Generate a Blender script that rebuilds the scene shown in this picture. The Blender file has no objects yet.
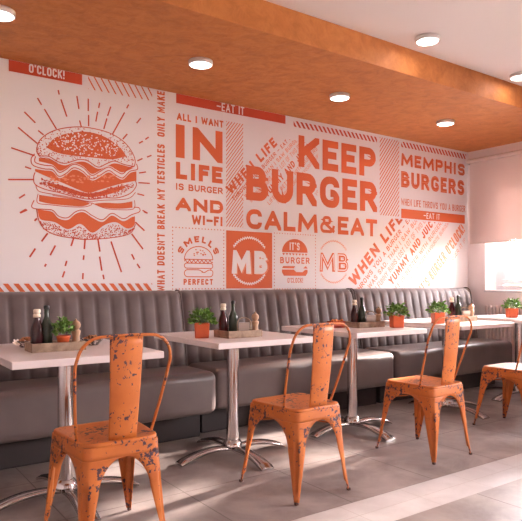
import bpy, math, random
from mathutils import Vector, Matrix
random.seed(7)
sc = bpy.context.scene
COL = sc.collection
PI = math.pi

# ------------------------------------------------------------------ helpers
class MB:
    """collects geometry, builds ONE mesh object"""
    def __init__(s): s.v = []; s.f = []; s.sm = []
    def add(s, vs, fs, smooth=False):
        o = len(s.v); s.v += [tuple(v) for v in vs]
        for f in fs: s.f.append(tuple(i + o for i in f)); s.sm.append(smooth)
        return s
    def box(s, x0, x1, y0, y1, z0, z1):
        return s.add([(x0,y0,z0),(x1,y0,z0),(x1,y1,z0),(x0,y1,z0),(x0,y0,z1),(x1,y0,z1),(x1,y1,z1),(x0,y1,z1)],
                     [(0,3,2,1),(4,5,6,7),(0,1,5,4),(1,2,6,5),(2,3,7,6),(3,0,4,7)])
    def grid(s, rows, smooth=True, closed=False, cap=False):
        n = len(rows[0]); m = len(rows); vs = [p for r in rows for p in r]; fs = []
        for i in range(m-1):
            for j in range(n if closed else n-1):
                k = (j+1) % n
                fs.append((i*n+j, i*n+k, (i+1)*n+k, (i+1)*n+j))
        if cap:
            s.add(rows[0], [tuple(range(n-1, -1, -1))]); s.add(rows[-1], [tuple(range(n))])
        return s.add(vs, fs, smooth)
    def lathe(s, prof, c=(0,0,0), n=20, axis='z', tilt=None):
        rows = []
        for r, z in prof:
            row = []
            for j in range(n):
                a = 2*PI*j/n; p = Vector((r*math.cos(a), r*math.sin(a), z))
                if axis == 'x': p = Vector((p.z, p.x, p.y))
                if axis == 'y': p = Vector((p.x, p.z, p.y))
                if tilt: p = tilt @ p
                row.append(p + Vector(c))
            rows.append(row)
        return s.grid(rows, True, True, True)
    def tube(s, pts, r, n=10, closed=False):
        pts = [Vector(p) for p in pts]; rows = []; m = len(pts); ref = None
        for i, p in enumerate(pts):
            t = (pts[min(i+1, m-1)] - pts[max(i-1, 0)]).normalized()
            if ref is None: ref = Vector((0,0,1)) if abs(t.z) < .9 else Vector((1,0,0))
            a = (ref - t*ref.dot(t)).normalized(); b = t.cross(a); ref = a
            rows.append([p + a*r*math.cos(2*PI*j/n) + b*r*math.sin(2*PI*j/n) for j in range(n)])
        return s.grid(rows, True, True, True)
    def build(s, name, mat, parent=None, bevel=0, seg=3, solid=0, smooth=False, off=-1):
        me = bpy.data.meshes.new(name); me.from_pydata(s.v, [], s.f)
        me.polygons.foreach_set('use_smooth', [True if smooth else x for x in s.sm]); me.update()
        me.materials.append(mat)
        o = bpy.data.objects.new(name, me); COL.objects.link(o)
        if parent: o.parent = parent
        if solid:
            md = o.modifiers.new('solid', 'SOLIDIFY'); md.thickness = solid; md.offset = off
        if bevel:
            md = o.modifiers.new('bevel', 'BEVEL'); md.width = bevel; md.segments = seg; md.limit_method = 'ANGLE'
            md.harden_normals = False
        return o

def empty(name, loc=(0,0,0), rz=0):
    o = bpy.data.objects.new(name, None); COL.objects.link(o); o.location = loc; o.rotation_euler = (0,0,rz)
    o.empty_display_size = .1
    return o
def tag(o, label=None, cat=None, group=None, kind=None):
    if label: o['label'] = label
    if cat: o['category'] = cat
    if group: o['group'] = group
    if kind: o['kind'] = kind
    return o
def copy_tree(o, parent=None):
    kids = list(o.children); c = o.copy(); COL.objects.link(c); c.parent = parent
    for ch in kids: copy_tree(ch, c)
    return c

# ------------------------------------------------------------------ materials
def mat(name, col, rough=.5, metal=0, spec=.5, coat=0, sheen=0, noise=None, bump=None, emis=None):
    m = bpy.data.materials.new(name); m.use_nodes = True; nt = m.node_tree; b = nt.nodes['Principled BSDF']
    b.inputs['Base Color'].default_value = (*col, 1); b.inputs['Roughness'].default_value = rough
    b.inputs['Metallic'].default_value = metal; b.inputs['Specular IOR Level'].default_value = spec
    b.inputs['Coat Weight'].default_value = coat; b.inputs['Sheen Weight'].default_value = sheen
    if emis:
        b.inputs['Emission Color'].default_value = (*emis[0], 1); b.inputs['Emission Strength'].default_value = emis[1]
    tc = nt.nodes.new('ShaderNodeTexCoord')
    if noise:   # (colour2, scale, contrast lo, hi)
        n = nt.nodes.new('ShaderNodeTexNoise'); n.inputs['Scale'].default_value = noise[1]; n.inputs['Detail'].default_value = 6
        nt.links.new(tc.outputs['Object'], n.inputs['Vector'])
        r = nt.nodes.new('ShaderNodeValToRGB'); r.color_ramp.elements[0].position = noise[2]; r.color_ramp.elements[1].position = noise[3]
        r.color_ramp.elements[0].color = (*col, 1); r.color_ramp.elements[1].color = (*noise[0], 1)
        nt.links.new(n.outputs['Fac'], r.inputs['Fac']); nt.links.new(r.outputs['Color'], b.inputs['Base Color'])
    if bump:    # (scale, strength, distance)
        n = nt.nodes.new('ShaderNodeTexNoise'); n.inputs['Scale'].default_value = bump[0]; n.inputs['Detail'].default_value = 5
        nt.links.new(tc.outputs['Object'], n.inputs['Vector'])
        bm = nt.nodes.new('ShaderNodeBump'); bm.inputs['Strength'].default_value = bump[1]; bm.inputs['Distance'].default_value = bump[2]
        nt.links.new(n.outputs['Fac'], bm.inputs['Height']); nt.links.new(bm.outputs['Normal'], b.inputs['Normal'])
    return m

M = {}
M['wall'] = mat('wall_paint', (.86,.80,.80), .7, bump=(60,.05,.002))
M['ceiling'] = mat('ceiling_paint', (.82,.77,.76), .8)
M['mural'] = mat('mural_paper', (.80,.75,.77), .6)
M['print'] = mat('mural_orange_print', (.66,.115,.026), .6)
M['print_dark'] = mat('mural_deep_orange_print', (.56,.06,.02), .6)
M['print_light'] = mat('mural_pale_orange_print', (.78,.26,.14), .6)
M['print_white'] = mat('mural_white_print', (.84,.79,.80), .6)
M['bench'] = mat('banquette_velvet', (.105,.074,.073), .58, spec=.35, sheen=.3, noise=((.145,.105,.10), 7, .35, .7), bump=(90,.06,.002))
M['seat_leather'] = mat('banquette_leather', (.135,.102,.098), .36, noise=((.17,.132,.126), 4, .35, .7), bump=(70,.05,.002))
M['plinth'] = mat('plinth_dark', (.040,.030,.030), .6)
M['table'] = mat('white_tabletop', (.80,.70,.69), .28, noise=((.83,.74,.73), 6, .3, .7))
M['chrome'] = mat('polished_steel', (.62,.57,.56), .16, metal=1)
M['blind'] = mat('blind_fabric', (.78,.68,.66), .85)
nt = M['blind'].node_tree; tr = nt.nodes.new('ShaderNodeBsdfTranslucent'); tr.inputs['Color'].default_value = (.75,.62,.58,1)
mx = nt.nodes.new('ShaderNodeMixShader'); mx.inputs[0].default_value = .10; nt.links.new(nt.nodes['Principled BSDF'].outputs[0], mx.inputs[1])
nt.links.new(tr.outputs[0], mx.inputs[2]); nt.links.new(mx.outputs[0], nt.nodes['Material Output'].inputs['Surface'])
M['blind_bar'] = mat('blind_hardware', (.72,.62,.58), .5)
M['frame'] = mat('white_window_frame', (.66,.66,.70), .35)
M['radiator'] = mat('radiator_enamel', (.72,.62,.60), .4)
M['wood'] = mat('weathered_tray_wood', (.24,.155,.105), .7, noise=((.42,.30,.21), 26, .35, .65), bump=(60,.3,.002))
M['mill'] = mat('pepper_mill_wood', (.42,.25,.15), .45, noise=((.50,.31,.19), 14, .4, .6))
M['ketchup'] = mat('dark_sauce_bottle', (.045,.008,.010), .12)
M['cream'] = mat('cream_cap', (.80,.68,.55), .5)
M['green_glass'] = mat('dark_green_bottle', (.040,.055,.035), .16)
M['black'] = mat('black_cap', (.012,.012,.012), .4)
M['pot'] = mat('orange_pot', (.72,.13,.035), .45, noise=((.62,.10,.03), 8, .4, .7))
M['soil'] = mat('potting_soil', (.03,.018,.012), .9)
M['leaf'] = mat('herb_leaf', (.065,.18,.022), .5, noise=((.19,.36,.05), 45, .35, .65))
M['napkin'] = mat('napkin_paper', (.74,.64,.58), .7)
M['wire'] = mat('holder_wire', (.45,.33,.24), .35, metal=.6)
M['dish'] = mat('dark_patterned_dish', (.10,.075,.07), .2, noise=((.55,.46,.42), 70, .5, .56))
M['snack'] = mat('golden_snack', (.46,.17,.05), .6, noise=((.26,.08,.025), 60, .4, .6), bump=(60,.6,.004))
M['petal'] = mat('white_petal', (.85,.72,.68), .6)
M['lamp'] = mat('lamp_housing', (.80,.76,.75), .35)
M['diffuser'] = mat('lamp_diffuser', (.9,.9,.88), .5, emis=((1,.93,.88), 5))
M['outside'] = mat('pale_yellow_render', (.42,.36,.16), .9)
M['paving'] = mat('outside_paving', (.5,.46,.42), .9)

# orange plaster
def plaster():
    m = mat('orange_plaster', (.58,.22,.055), .6, bump=(18,.6,.010)); nt = m.node_tree; b = nt.nodes['Principled BSDF']
    tc = nt.nodes.new('ShaderNodeTexCoord'); n1 = nt.nodes.new('ShaderNodeTexNoise'); n1.inputs['Scale'].default_value = 9
    n1.inputs['Detail'].default_value = 9; n1.inputs['Roughness'].default_value = .7; n1.inputs['Distortion'].default_value = .6
    nt.links.new(tc.outputs['Object'], n1.inputs['Vector'])
    r = nt.nodes.new('ShaderNodeValToRGB'); e = r.color_ramp.elements
    e[0].position = .36; e[0].color = (.45,.148,.032,1); e[1].position = .62; e[1].color = (.58,.212,.054,1)
    e2 = e.new(.5); e2.color = (.53,.182,.043,1)
    nt.links.new(n1.outputs['Fac'], r.inputs['Fac']); nt.links.new(r.outputs['Color'], b.inputs['Base Color'])
    return m
M['plaster'] = plaster()

# chipped orange chair paint
def chair_paint():
    m = mat('chipped_orange_paint', (.62,.17,.035), .42); nt = m.node_tree; b = nt.nodes['Principled BSDF']; L = nt.links.new
    tc = nt.nodes.new('ShaderNodeTexCoord')
    def noise(s, d, rg=.5):
        n = nt.nodes.new('ShaderNodeTexNoise'); n.inputs['Scale'].default_value = s; n.inputs['Detail'].default_value = d
        n.inputs['Roughness'].default_value = rg; L(tc.outputs['Object'], n.inputs['Vector']); return n.outputs['Fac']
    fine = noise(52, 4, .6); big = noise(6.5, 2)
    a = nt.nodes.new('ShaderNodeMath'); a.operation = 'MULTIPLY_ADD'; a.inputs[1].default_value = .55
    L(big, a.inputs[0]); L(fine, a.inputs[2])
    sp = nt.nodes.new('ShaderNodeSeparateXYZ'); L(tc.outputs['Object'], sp.inputs[0])
    zr = nt.nodes.new('ShaderNodeValToRGB'); E = zr.color_ramp.elements; E[0].position = 0; E[0].color = (.25,)*3+(1,); E[1].position = 1; E[1].color = (.95,)*3+(1,)
    for p_, v_ in ((.2,.25),(.33,.75),(.43,1),(.465,.35),(.60,.10),(.74,.75)): q_ = E.new(p_); q_.color = (v_,v_,v_,1)
    L(sp.outputs['Z'], zr.inputs['Fac'])
    a2 = nt.nodes.new('ShaderNodeMath'); a2.operation = 'MULTIPLY_ADD'; a2.inputs[1].default_value = .08; L(zr.outputs['Color'], a2.inputs[0]); L(a.outputs[0], a2.inputs[2]); a = a2
    r = nt.nodes.new('ShaderNodeValToRGB'); r.color_ramp.elements[0].position = .928; r.color_ramp.elements[1].position = .940
    r.color_ramp.elements[0].color = (0,0,0,1); r.color_ramp.elements[1].color = (1,1,1,1); L(a.outputs[0], r.inputs['Fac'])
    tone = nt.nodes.new('ShaderNodeValToRGB'); tone.color_ramp.elements[0].position = .35; tone.color_ramp.elements[1].position = .7
    tone.color_ramp.elements[0].color = (.61,.178,.034,1); tone.color_ramp.elements[1].color = (.50,.125,.024,1); L(noise(9, 5), tone.inputs['Fac'])
    mx = nt.nodes.new('ShaderNodeMixRGB'); L(r.outputs['Color'], mx.inputs['Fac']); L(tone.outputs['Color'], mx.inputs['Color1'])
    mx.inputs['Color2'].default_value = (.065,.028,.045,1); L(mx.outputs['Color'], b.inputs['Base Color'])
    inv = nt.nodes.new('ShaderNodeMath'); inv.operation = 'MULTIPLY'; inv.inputs[1].default_value = -1; L(r.outputs['Color'], inv.inputs[0])
    bp = nt.nodes.new('ShaderNodeBump'); bp.inputs['Strength'].default_value = .5; bp.inputs['Distance'].default_value = .001
    L(inv.outputs[0], bp.inputs['Height']); L(bp.outputs['Normal'], b.inputs['Normal'])
    return m
M['chair'] = chair_paint()
M['worn'] = mat('bare_worn_metal', (.10,.05,.04), .5, metal=.3)

# tiled floor
def tiles(name, c1, c2, grout, w, h, ox, oy, gap, rough, nscale=3.0):
    m = mat(name, c1, rough); nt = m.node_tree; b = nt.nodes['Principled BSDF']; L = nt.links.new
    tc = nt.nodes.new('ShaderNodeTexCoord'); mp = nt.nodes.new('ShaderNodeMapping'); mp.inputs['Location'].default_value = (-ox, -oy, 0)
    L(tc.outputs['Object'], mp.inputs['Vector'])
    br = nt.nodes.new('ShaderNodeTexBrick'); br.offset = 0; br.squash = 1; br.inputs['Scale'].default_value = 1
    br.inputs['Brick Width'].default_value = w; br.inputs['Row Height'].default_value = h
    br.inputs['Mortar Size'].default_value = gap; br.inputs['Mortar Smooth'].default_value = .1
    br.inputs['Color1'].default_value = (.45,.45,.45,1); br.inputs['Color2'].default_value = (.6,.6,.6,1)
    L(mp.outputs['Vector'], br.inputs['Vector'])
    n = nt.nodes.new('ShaderNodeTexNoise'); n.inputs['Scale'].default_value = nscale; n.inputs['Detail'].default_value = 8
    n.inputs['Roughness'].default_value = .62; n.inputs['Distortion'].default_value = .4; L(tc.outputs['Object'], n.inputs['Vector'])
    r = nt.nodes.new('ShaderNodeValToRGB'); r.color_ramp.elements[0].position = .32; r.color_ramp.elements[1].position = .68
    r.color_ramp.elements[0].color = (*c1, 1); r.color_ramp.elements[1].color = (*c2, 1); L(n.outputs['Fac'], r.inputs['Fac'])
    mx = nt.nodes.new('ShaderNodeMixRGB'); mx.inputs['Color2'].default_value = (*grout, 1)
    L(br.outputs['Fac'], mx.inputs['Fac']); L(r.outputs['Color'], mx.inputs['Color1']); L(mx.outputs['Color'], b.inputs['Base Color'])
    iv = nt.nodes.new('ShaderNodeMath'); iv.operation = 'MULTIPLY'; iv.inputs[1].default_value = -1; L(br.outputs['Fac'], iv.inputs[0])
    bp = nt.nodes.new('ShaderNodeBump'); bp.inputs['Distance'].default_value = .002; bp.inputs['Strength'].default_value = .6
    L(iv.outputs[0], bp.inputs['Height']); L(bp.outputs['Normal'], b.inputs['Normal'])
    return m
M['floor'] = tiles('grey_stone_tiles', (.22,.178,.165), (.45,.385,.365), (.17,.135,.125), .605, .605, .86, 2.14, .0035, .42)
M['strip'] = tiles('pale_marble_border', (.50,.455,.45), (.62,.575,.57), (.42,.34,.32), .42, .1375, .3, 1.865, .0015, .35, 5)

# window glass: clear pane that lets the sun through
def glass():
    m = bpy.data.materials.new('window_glass'); m.use_nodes = True; nt = m.node_tree; nt.nodes.clear()
    o = nt.nodes.new('ShaderNodeOutputMaterial'); t = nt.nodes.new('ShaderNodeBsdfTransparent'); g = nt.nodes.new('ShaderNodeBsdfGlossy')
    g.inputs['Roughness'].default_value = .02; f = nt.nodes.new('ShaderNodeFresnel'); f.inputs['IOR'].default_value = 1.3
    mx = nt.nodes.new('ShaderNodeMixShader'); nt.links.new(f.outputs[0], mx.inputs[0]); nt.links.new(t.outputs[0], mx.inputs[1])
    nt.links.new(g.outputs[0], mx.inputs[2]); nt.links.new(mx.outputs[0], o.inputs['Surface']); return m
M['glass'] = glass()

# ------------------------------------------------------------------ camera
H = 1.08; F = 601.0; A = math.atan2(847.0, 601.0)          # height, focal length in px, angle from +X
CS, SN = .8155, .5788                                      # cos / sin of the yaw (35.4 deg right of the wall's normal)
cam = bpy.data.cameras.new('camera'); co = bpy.data.objects.new('camera', cam); COL.objects.link(co)
cam.sensor_width = 36; cam.lens = F/522*36; cam.shift_y = (282-260.5)/522
co.location = (0,0,H); co.rotation_euler = (PI/2, 0, -math.atan2(SN, CS)); sc.camera = co
cam.clip_start = .05

# ------------------------------------------------------------------ room
WX = 5.86; WY = 4.2; CZ = 2.736; SZ = 2.55; SY = 2.87; LX = -2.2; BY = -3.2
def struct(mb, name, m, parent=None, **k):
    o = mb.build(name, m, parent, **k)
    if not parent: tag(o, kind='structure')
    return o
fl = MB(); fl.box(LX, WX, 2.14, WY, -.1, 0); fl.box(LX, WX, BY, 1.865, -.1, 0); struct(fl, 'floor', M['floor'])
struct(MB().box(LX, WX, 1.865, 2.14, -.1, 0), 'trim_1', M['strip'])
struct(MB().box(LX-.25, WX+.25, BY-.25, WY+.25, CZ, CZ+.2), 'ceiling', M['ceiling'])
struct(MB().box(LX, WX, SY, WY, SZ, CZ), 'trim_2', M['plaster'])
struct(MB().box(LX-.25, WX, WY, WY+.25, 0, CZ), 'wall_back', M['wall'])
struct(MB().box(LX-.25, LX, BY, WY, 0, CZ), 'wall_left', M['wall'])
struct(MB().box(LX-.25, WX, BY-.25, BY, 0, CZ), 'wall_front', M['wall'])
# right wall with three openings; the last two unseen, shaped for the light
wins = [(2.75, 3.978, .97, 2.3), (1.98, 2.45, .97, 2.3), (-1.35, .80, .97, 2.3)]
w = MB(); x0, x1 = WX, WX+.25
w.box(x0, x1, BY-.25, WY+.25, -.1, .97); w.box(x0, x1, BY-.25, WY+.25, 2.3, CZ)
ys = sorted([BY-.25, WY+.25] + [y for q in wins for y in q[:2]])
for i in range(0, len(ys), 2): w.box(x0, x1, ys[i], ys[i+1], .97, 2.3)
struct(w, 'wall_right', M['wall'])
for i, (a, b, z0, z1) in enumerate(wins):
    xf0, xf1 = WX+.20, WX+.245
    fr = MB(); t = .075
    fr.box(xf0, xf1, a, b, z0, z0+t); fr.box(xf0, xf1, a, b, z1-t, z1); fr.box(xf0, xf1, a, a+t, z0+t, z1-t); fr.box(xf0, xf1, b-t, b, z0+t, z1-t)
    o = struct(fr, 'window_%d' % (i+1), M['frame'], bevel=.004)
    mid = (a+b)/2
    for s0, s1 in ((a+t+.003, mid-.003), (mid+.003, b-t-.003)):
        s = MB(); q = .065; X0, X1 = xf0-.018, xf1-.012; Z0, Z1 = z0+t+.003, z1-t-.003
        s.box(X0, X1, s0, s1, Z0, Z0+q); s.box(X0, X1, s0, s1, Z1-q, Z1); s.box(X0, X1, s0, s0+q, Z0+q, Z1-q); s.box(X0, X1, s1-q, s1, Z0+q, Z1-q)
        so = s.build('sash', M['frame'], o, bevel=.004)
        MB().box(xf0+.008, xf0+.012, s0+q, s1-q, Z0+q, Z1-q).build('glass_pane', M['glass'], so)
    MB().box(WX-.03, WX+.20, a-.0, b+.0, z0, z0+.022).build('window_sill', M['frame'], o, bevel=.006)
# outside
tag(MB().box(WX+.25, 40, -25, 25, -.12, -.02).build('paving', M['paving']), kind='structure')
tag(MB().box(13.0, 13.2, -8, 8.2, -.02, 1.55).build('boundary_wall', M['outside']),
    'low pale yellow boundary wall seen outside through the window', 'wall')

# ------------------------------------------------------------------ mural, drawn on the back wall
def W(px, py):
    """photo point on the back wall -> (X, z) in metres"""
    u = (px-261)/F; den = CS - u*SN; Z = WY/den
    return (WY*(SN + u*CS)/den, H + (282-py)*Z/F)

def clip_poly(poly, region):
    """Sutherland-Hodgman, both convex, region counter-clockwise"""
    out = poly
    for i in range(len(region)):
        a, b = region[i], region[(i+1) % len(region)]; inp = out; out = []
        side = lambda p: (b[0]-a[0])*(p[1]-a[1]) - (b[1]-a[1])*(p[0]-a[0])
        for j in range(len(inp)):
            p, q = inp[j-1], inp[j]; sp, sq = side(p), side(q)
            if (sp >= 0) != (sq >= 0):
                t = sp/(sp-sq); out.append((p[0]+(q[0]-p[0])*t, p[1]+(q[1]-p[1])*t))
            if sq >= 0: out.append(q)
        if len(out) < 3: return []
    return out
def rect(x0, x1, z0, z1): return [(x0,z0),(x1,z0),(x1,z1),(x0,z1)]

class Print:
    """flat ink on the wall: list of 2-D polygons (X, z)"""
    def __init__(s, layer=1, region=None): s.p = []; s.layer = layer; s.region = region
    def poly(s, pts, region=None):
        for rg in (region, s.region):
            if rg and pts: pts = clip_poly(pts, rg)
        if len(pts) >= 3: s.p.append(list(pts))
        return s
    def strip(s, pts, wd, closed=False, region=None):
        n = len(pts)
        if n < 2: return s
        L, R = [], []
        for i in range(n):
            p = pts[i]; a = pts[i-1] if (i > 0 or closed) else None; b = pts[(i+1) % n] if (i < n-1 or closed) else None
            def dr(q, r):
                dx, dz = r[0]-q[0], r[1]-q[1]; l = math.hypot(dx, dz) or 1e-9; return dx/l, dz/l
            if a is None: d = dr(p, b); nx, nz = -d[1], d[0]; k = 1
            elif b is None: d = dr(a, p); nx, nz = -d[1], d[0]; k = 1
            else:
                d1, d2 = dr(a, p), dr(p, b); nx, nz = -(d1[1]+d2[1]), d1[0]+d2[0]; l = math.hypot(nx, nz) or 1e-9; nx /= l; nz /= l
                k = 1/max(.35, nx*-d1[1] + nz*d1[0])
            L.append((p[0]+nx*wd/2*k, p[1]+nz*wd/2*k)); R.append((p[0]-nx*wd/2*k, p[1]-nz*wd/2*k))
        for i in range(n if closed else n-1):
            j = (i+1) % n
            c0, c1 = pts[i], pts[j]
            for q in ([c0, c1, L[j], L[i]], [R[i], R[j], c1, c0]):
                ar = sum(q[e-1][0]*q[e][1]-q[e][0]*q[e-1][1] for e in range(4))
                tri = [(q[e][0]-q[e-1][0])*(q[(e+1)%4][1]-q[e][1])-(q[e][1]-q[e-1][1])*(q[(e+1)%4][0]-q[e][0]) for e in range(4)]
                if ar > 0 and min(tri) > -1e-9: s.poly(q, region)
        return s
    def dot(s, x, z, r, n=6, sx=1, rot=0):
        c, q = math.cos(rot), math.sin(rot); pts = []
        for i in range(n):
            a = 2*PI*i/n; u, v = r*sx*math.cos(a), r*math.sin(a); pts.append((x+u*c-v*q, z+u*q+v*c))
        return s.poly(pts)
    def build(s, name, m, parent, label=None):
        mb = MB(); y = WY - .0015 - .0010*s.layer
        for i, p in enumerate(s.p):
            ar = sum(p[j-1][0]*p[j][1]-p[j][0]*p[j-1][1] for j in range(len(p)))
            if abs(ar) < 1e-9: continue
            if ar < 0: p = p[::-1]
            yy = y - (i % 40)*1e-5; mb.add([(x, yy, z) for x, z in p], [tuple(range(len(p)))])
        # faces must look towards the room (-Y)
        o = mb.build(name, m, parent)
        if label: o['label'] = label
        return o

# stroke alphabet: (relative width, [(points, closed, corner radius)])
G = {
'A': (1.05, [([(0,0),(.5,1.0),(1,0)],0,0), ([(.2,.3),(.8,.3)],0,0)]),
'B': (.95, [([(0,0),(0,1),(.85,1),(.85,.53),(0,.53)],0,.22), ([(0,.53),(1,.53),(1,0),(0,0)],0,.24)]),
'C': (.95, [([(1,.70),(1,1),(0,1),(0,0),(1,0),(1,.30)],0,.36)]),
'D': (.98, [([(0,0),(0,1),(1,1),(1,0),(0,0)],2,.38)]),
'E': (.80, [([(1,1),(0,1),(0,0),(1,0)],0,0), ([(0,.52),(.82,.52)],0,0)]),
'F': (.78, [([(1,1),(0,1),(0,0)],0,0), ([(0,.50),(.80,.50)],0,0)]),
'G': (1.0, [([(1,.72),(1,1),(0,1),(0,0),(1,0),(1,.46),(.55,.46)],0,.34)]),
'H': (.95, [([(0,0),(0,1)],0,0), ([(1,0),(1,1)],0,0), ([(0,.5),(1,.5)],0,0)]),
'I': (0, [([(.5,0),(.5,1)],0,0)]),
'J': (.75, [([(1,1),(1,0),(0,0),(0,.3)],0,.32)]),
'K': (1.0, [([(0,0),(0,1)],0,0), ([(.98,1),(.05,.42)],0,0), ([(.32,.58),(1,0)],0,0)]),
'L': (.78, [([(0,1),(0,0),(1,0)],0,0)]),
'M': (1.35, [([(0,0),(.06,1),(.5,.22),(.94,1),(1,0)],0,0)]),
'N': (1.0, [([(0,0),(0,1),(1,0),(1,1)],0,0)]),
'O': (1.0, [([(0,0),(0,1),(1,1),(1,0)],1,.40)]),
'P': (.92, [([(0,0),(0,1),(1,1),(1,.45),(0,.45)],0,.26)]),
'R': (.98, [([(0,0),(0,1),(.95,1),(.95,.47),(0,.47)],0,.26), ([(.5,.47),(1,0)],0,0)]),
'S': (.92, [([(1,.74),(1,1),(0,1),(0,.52),(1,.52),(1,0),(0,0),(0,.26)],0,.25)]),
'T': (.9, [([(0,1),(1,1)],0,0), ([(.5,0),(.5,1)],0,0)]),
'U': (.98, [([(0,1),(0,0),(1,0),(1,1)],0,.36)]),
'V': (1.02, [([(0,1),(.5,0),(1,1)],0,0)]),
'W': (1.4, [([(0,1),(.2,0),(.5,.78),(.8,0),(1,1)],0,0)]),
'Y': (1.0, [([(0,1),(.5,.48),(1,1)],0,0), ([(.5,0),(.5,.5)],0,0)]),
'&': (1.15, [([(.18,1),(.68,1),(.68,.60),(.18,.60)],1,.2), ([(.98,.44),(.9,0),(0,0),(0,.54),(.3,.60)],0,.2), ([(.24,.62),(1.02,-.02)],0,0)]),
'!': (0, [([(.5,.34),(.5,1)],0,0), ([(.5,0),(.5,.2)],0,0)]),
"'": (0, [([(.5,.72),(.5,1)],0,0)]),
'.': (0, [([(.5,0),(.5,.2)],0,0)]),
'-': (.95, [([(0,.5),(1,.5)],0,0)]),
' ': (.45, []),
}
def rounded(pts, closed, r, k=5, keep=None):
    if not r: return pts
    n = len(pts); out = []
    for i, p in enumerate(pts):
        if (not closed and i in (0, n-1)) or (keep and keep(p)): out.append(p); continue
        a, b = pts[i-1], pts[(i+1) % n]
        la, lb = math.dist(a, p), math.dist(b, p); q = min(r, la*.5 if (closed or i > 1) else la*.95, lb*.5 if (closed or i < n-2) else lb*.95)
        p0 = (p[0]+(a[0]-p[0])*q/la, p[1]+(a[1]-p[1])*q/la); p1 = (p[0]+(b[0]-p[0])*q/lb, p[1]+(b[1]-p[1])*q/lb)
        for j in range(k+1):
            t = j/k; e = .5523; c0 = [p0[a_]+(p[a_]-p0[a_])*e for a_ in (0,1)]; c1 = [p1[a_]+(p[a_]-p1[a_])*e for a_ in (0,1)]
            out.append(tuple((1-t)**3*p0[a_]+3*t*(1-t)**2*c0[a_]+3*t*t*(1-t)*c1[a_]+t**3*p1[a_] for a_ in (0,1)))
    return out
def lettering(pr, text, x0, x1, z0, z1, wt=.2, gap=.10, xf=None, region=None, outline=0):
    """set text into the box x0..x1, z0..z1; wt = stroke / height"""
    h = z1-z0; sw = wt*h
    def gw(c): return G[c][0]*.62*h + (sw if G[c][0] < .3 else 0) if c != ' ' else .32*h
    nat = sum(gw(c) for c in text) + gap*h*(len(text)-1); k = (x1-x0)/nat
    x = x0
    for c in text:
        cw = gw(c)*k; cw_in = cw - sw
        if G[c][0] == 0: x_c = x + cw/2
        for pts, closed, r in G[c][1]:
            if G[c][0] == 0: q = [(x_c, z0+p[1]*h) for p in pts]
            else: q = [(x+sw/2+p[0]*cw_in, z0+sw/2+p[1]*(h-sw)) for p in pts]
            # stretch free stroke ends to the box so that they end flat
            if c in 'KNMAVWYRHIFTELPDBU-' and G[c][0] and r == 0:
                q2 = list(q)
                for e, o_ in ((0, 1), (-1, -2)):
                    p, o = q[e], q[o_]
                    if abs(p[1]-(z0+sw/2)) < 1e-6 or abs(p[1]-(z1-sw/2)) < 1e-6:
                        d = math.dist(p, o)
                        if abs(p[1]-o[1]) > .3*h: q2[e] = (p[0]+(p[0]-o[0])/d*sw*.9, p[1]+(p[1]-o[1])/d*sw*.9)
                    if c in 'EFLTR-' and abs(p[1]-o[1]) < 1e-6: q2[e] = (p[0]+(sw/2 if p[0] > o[0] else -sw/2), p[1])
                q = q2
            elif c in 'BDPRU' and r and not (c == 'B' and pts[0][1] > 0):
                q2 = list(q)
                if c == 'U': q2[0] = (q[0][0], z1); q2[-1] = (q[-1][0], z1)
                else: q2[0] = (q[0][0], z0)
                q = q2
            cl = closed == 1; xm = x + cw*.5
            q = rounded(q, cl, r*h*.95, keep=(lambda p: p[0] < xm) if c in 'BDPR' else None)
            box_ = rect(x, x+cw, z0, z1)
            tmp = Print(); tmp.strip(q, sw*(.72 if c == '&' else 1), cl, box_ if G[c][0] else None)
            if outline:
                tmp2 = Print(); 
                for s_ in (sw/2, -sw/2):
                    off = []
                    n = len(q)
                    for i in range(n):
                        a = q[i-1] if (i or cl) else q[i]; b = q[(i+1) % n] if (i < n-1 or cl) else q[i]
                        dx, dz = b[0]-a[0], b[1]-a[1]; l = math.hypot(dx, dz) or 1e-9
                        off.append((q[i][0]-dz/l*s_, q[i][1]+dx/l*s_))
                    tmp2.strip(off, outline, cl)
                tmp = tmp2
            for poly in tmp.p:
                if xf: poly = [xf(*p) for p in poly]
                pr.poly(poly, region)
        x += cw + gap*h*k
def text_px(pr, text, xl, xr, yt, yb, **k):
    """box given by its left edge: photo x of both ends, photo y of its top and bottom at the left end"""
    X0, Z1 = W(xl, yt); _, Z0 = W(xl, yb); X1, _ = W(xr, yt)
    lettering(pr, text, X0, X1, Z0, Z1, **k)
def rect_px(xl, xr, yt, yb):
    X0, Z1 = W(xl, yt); _, Z0 = W(xl, yb); X1, _ = W(xr, yt); return rect(X0, X1, Z0, Z1)

mural = empty('wall_mural', (0,0,0))
tag(mural, 'white and orange printed burger mural covering the wall above the banquette', 'mural')
mur_x0 = -1.9
MB().box(mur_x0, WX-.002, WY-.0015, WY-.0002, .95, SZ-.001).build('mural_paper', M['mural'], mural)

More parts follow.
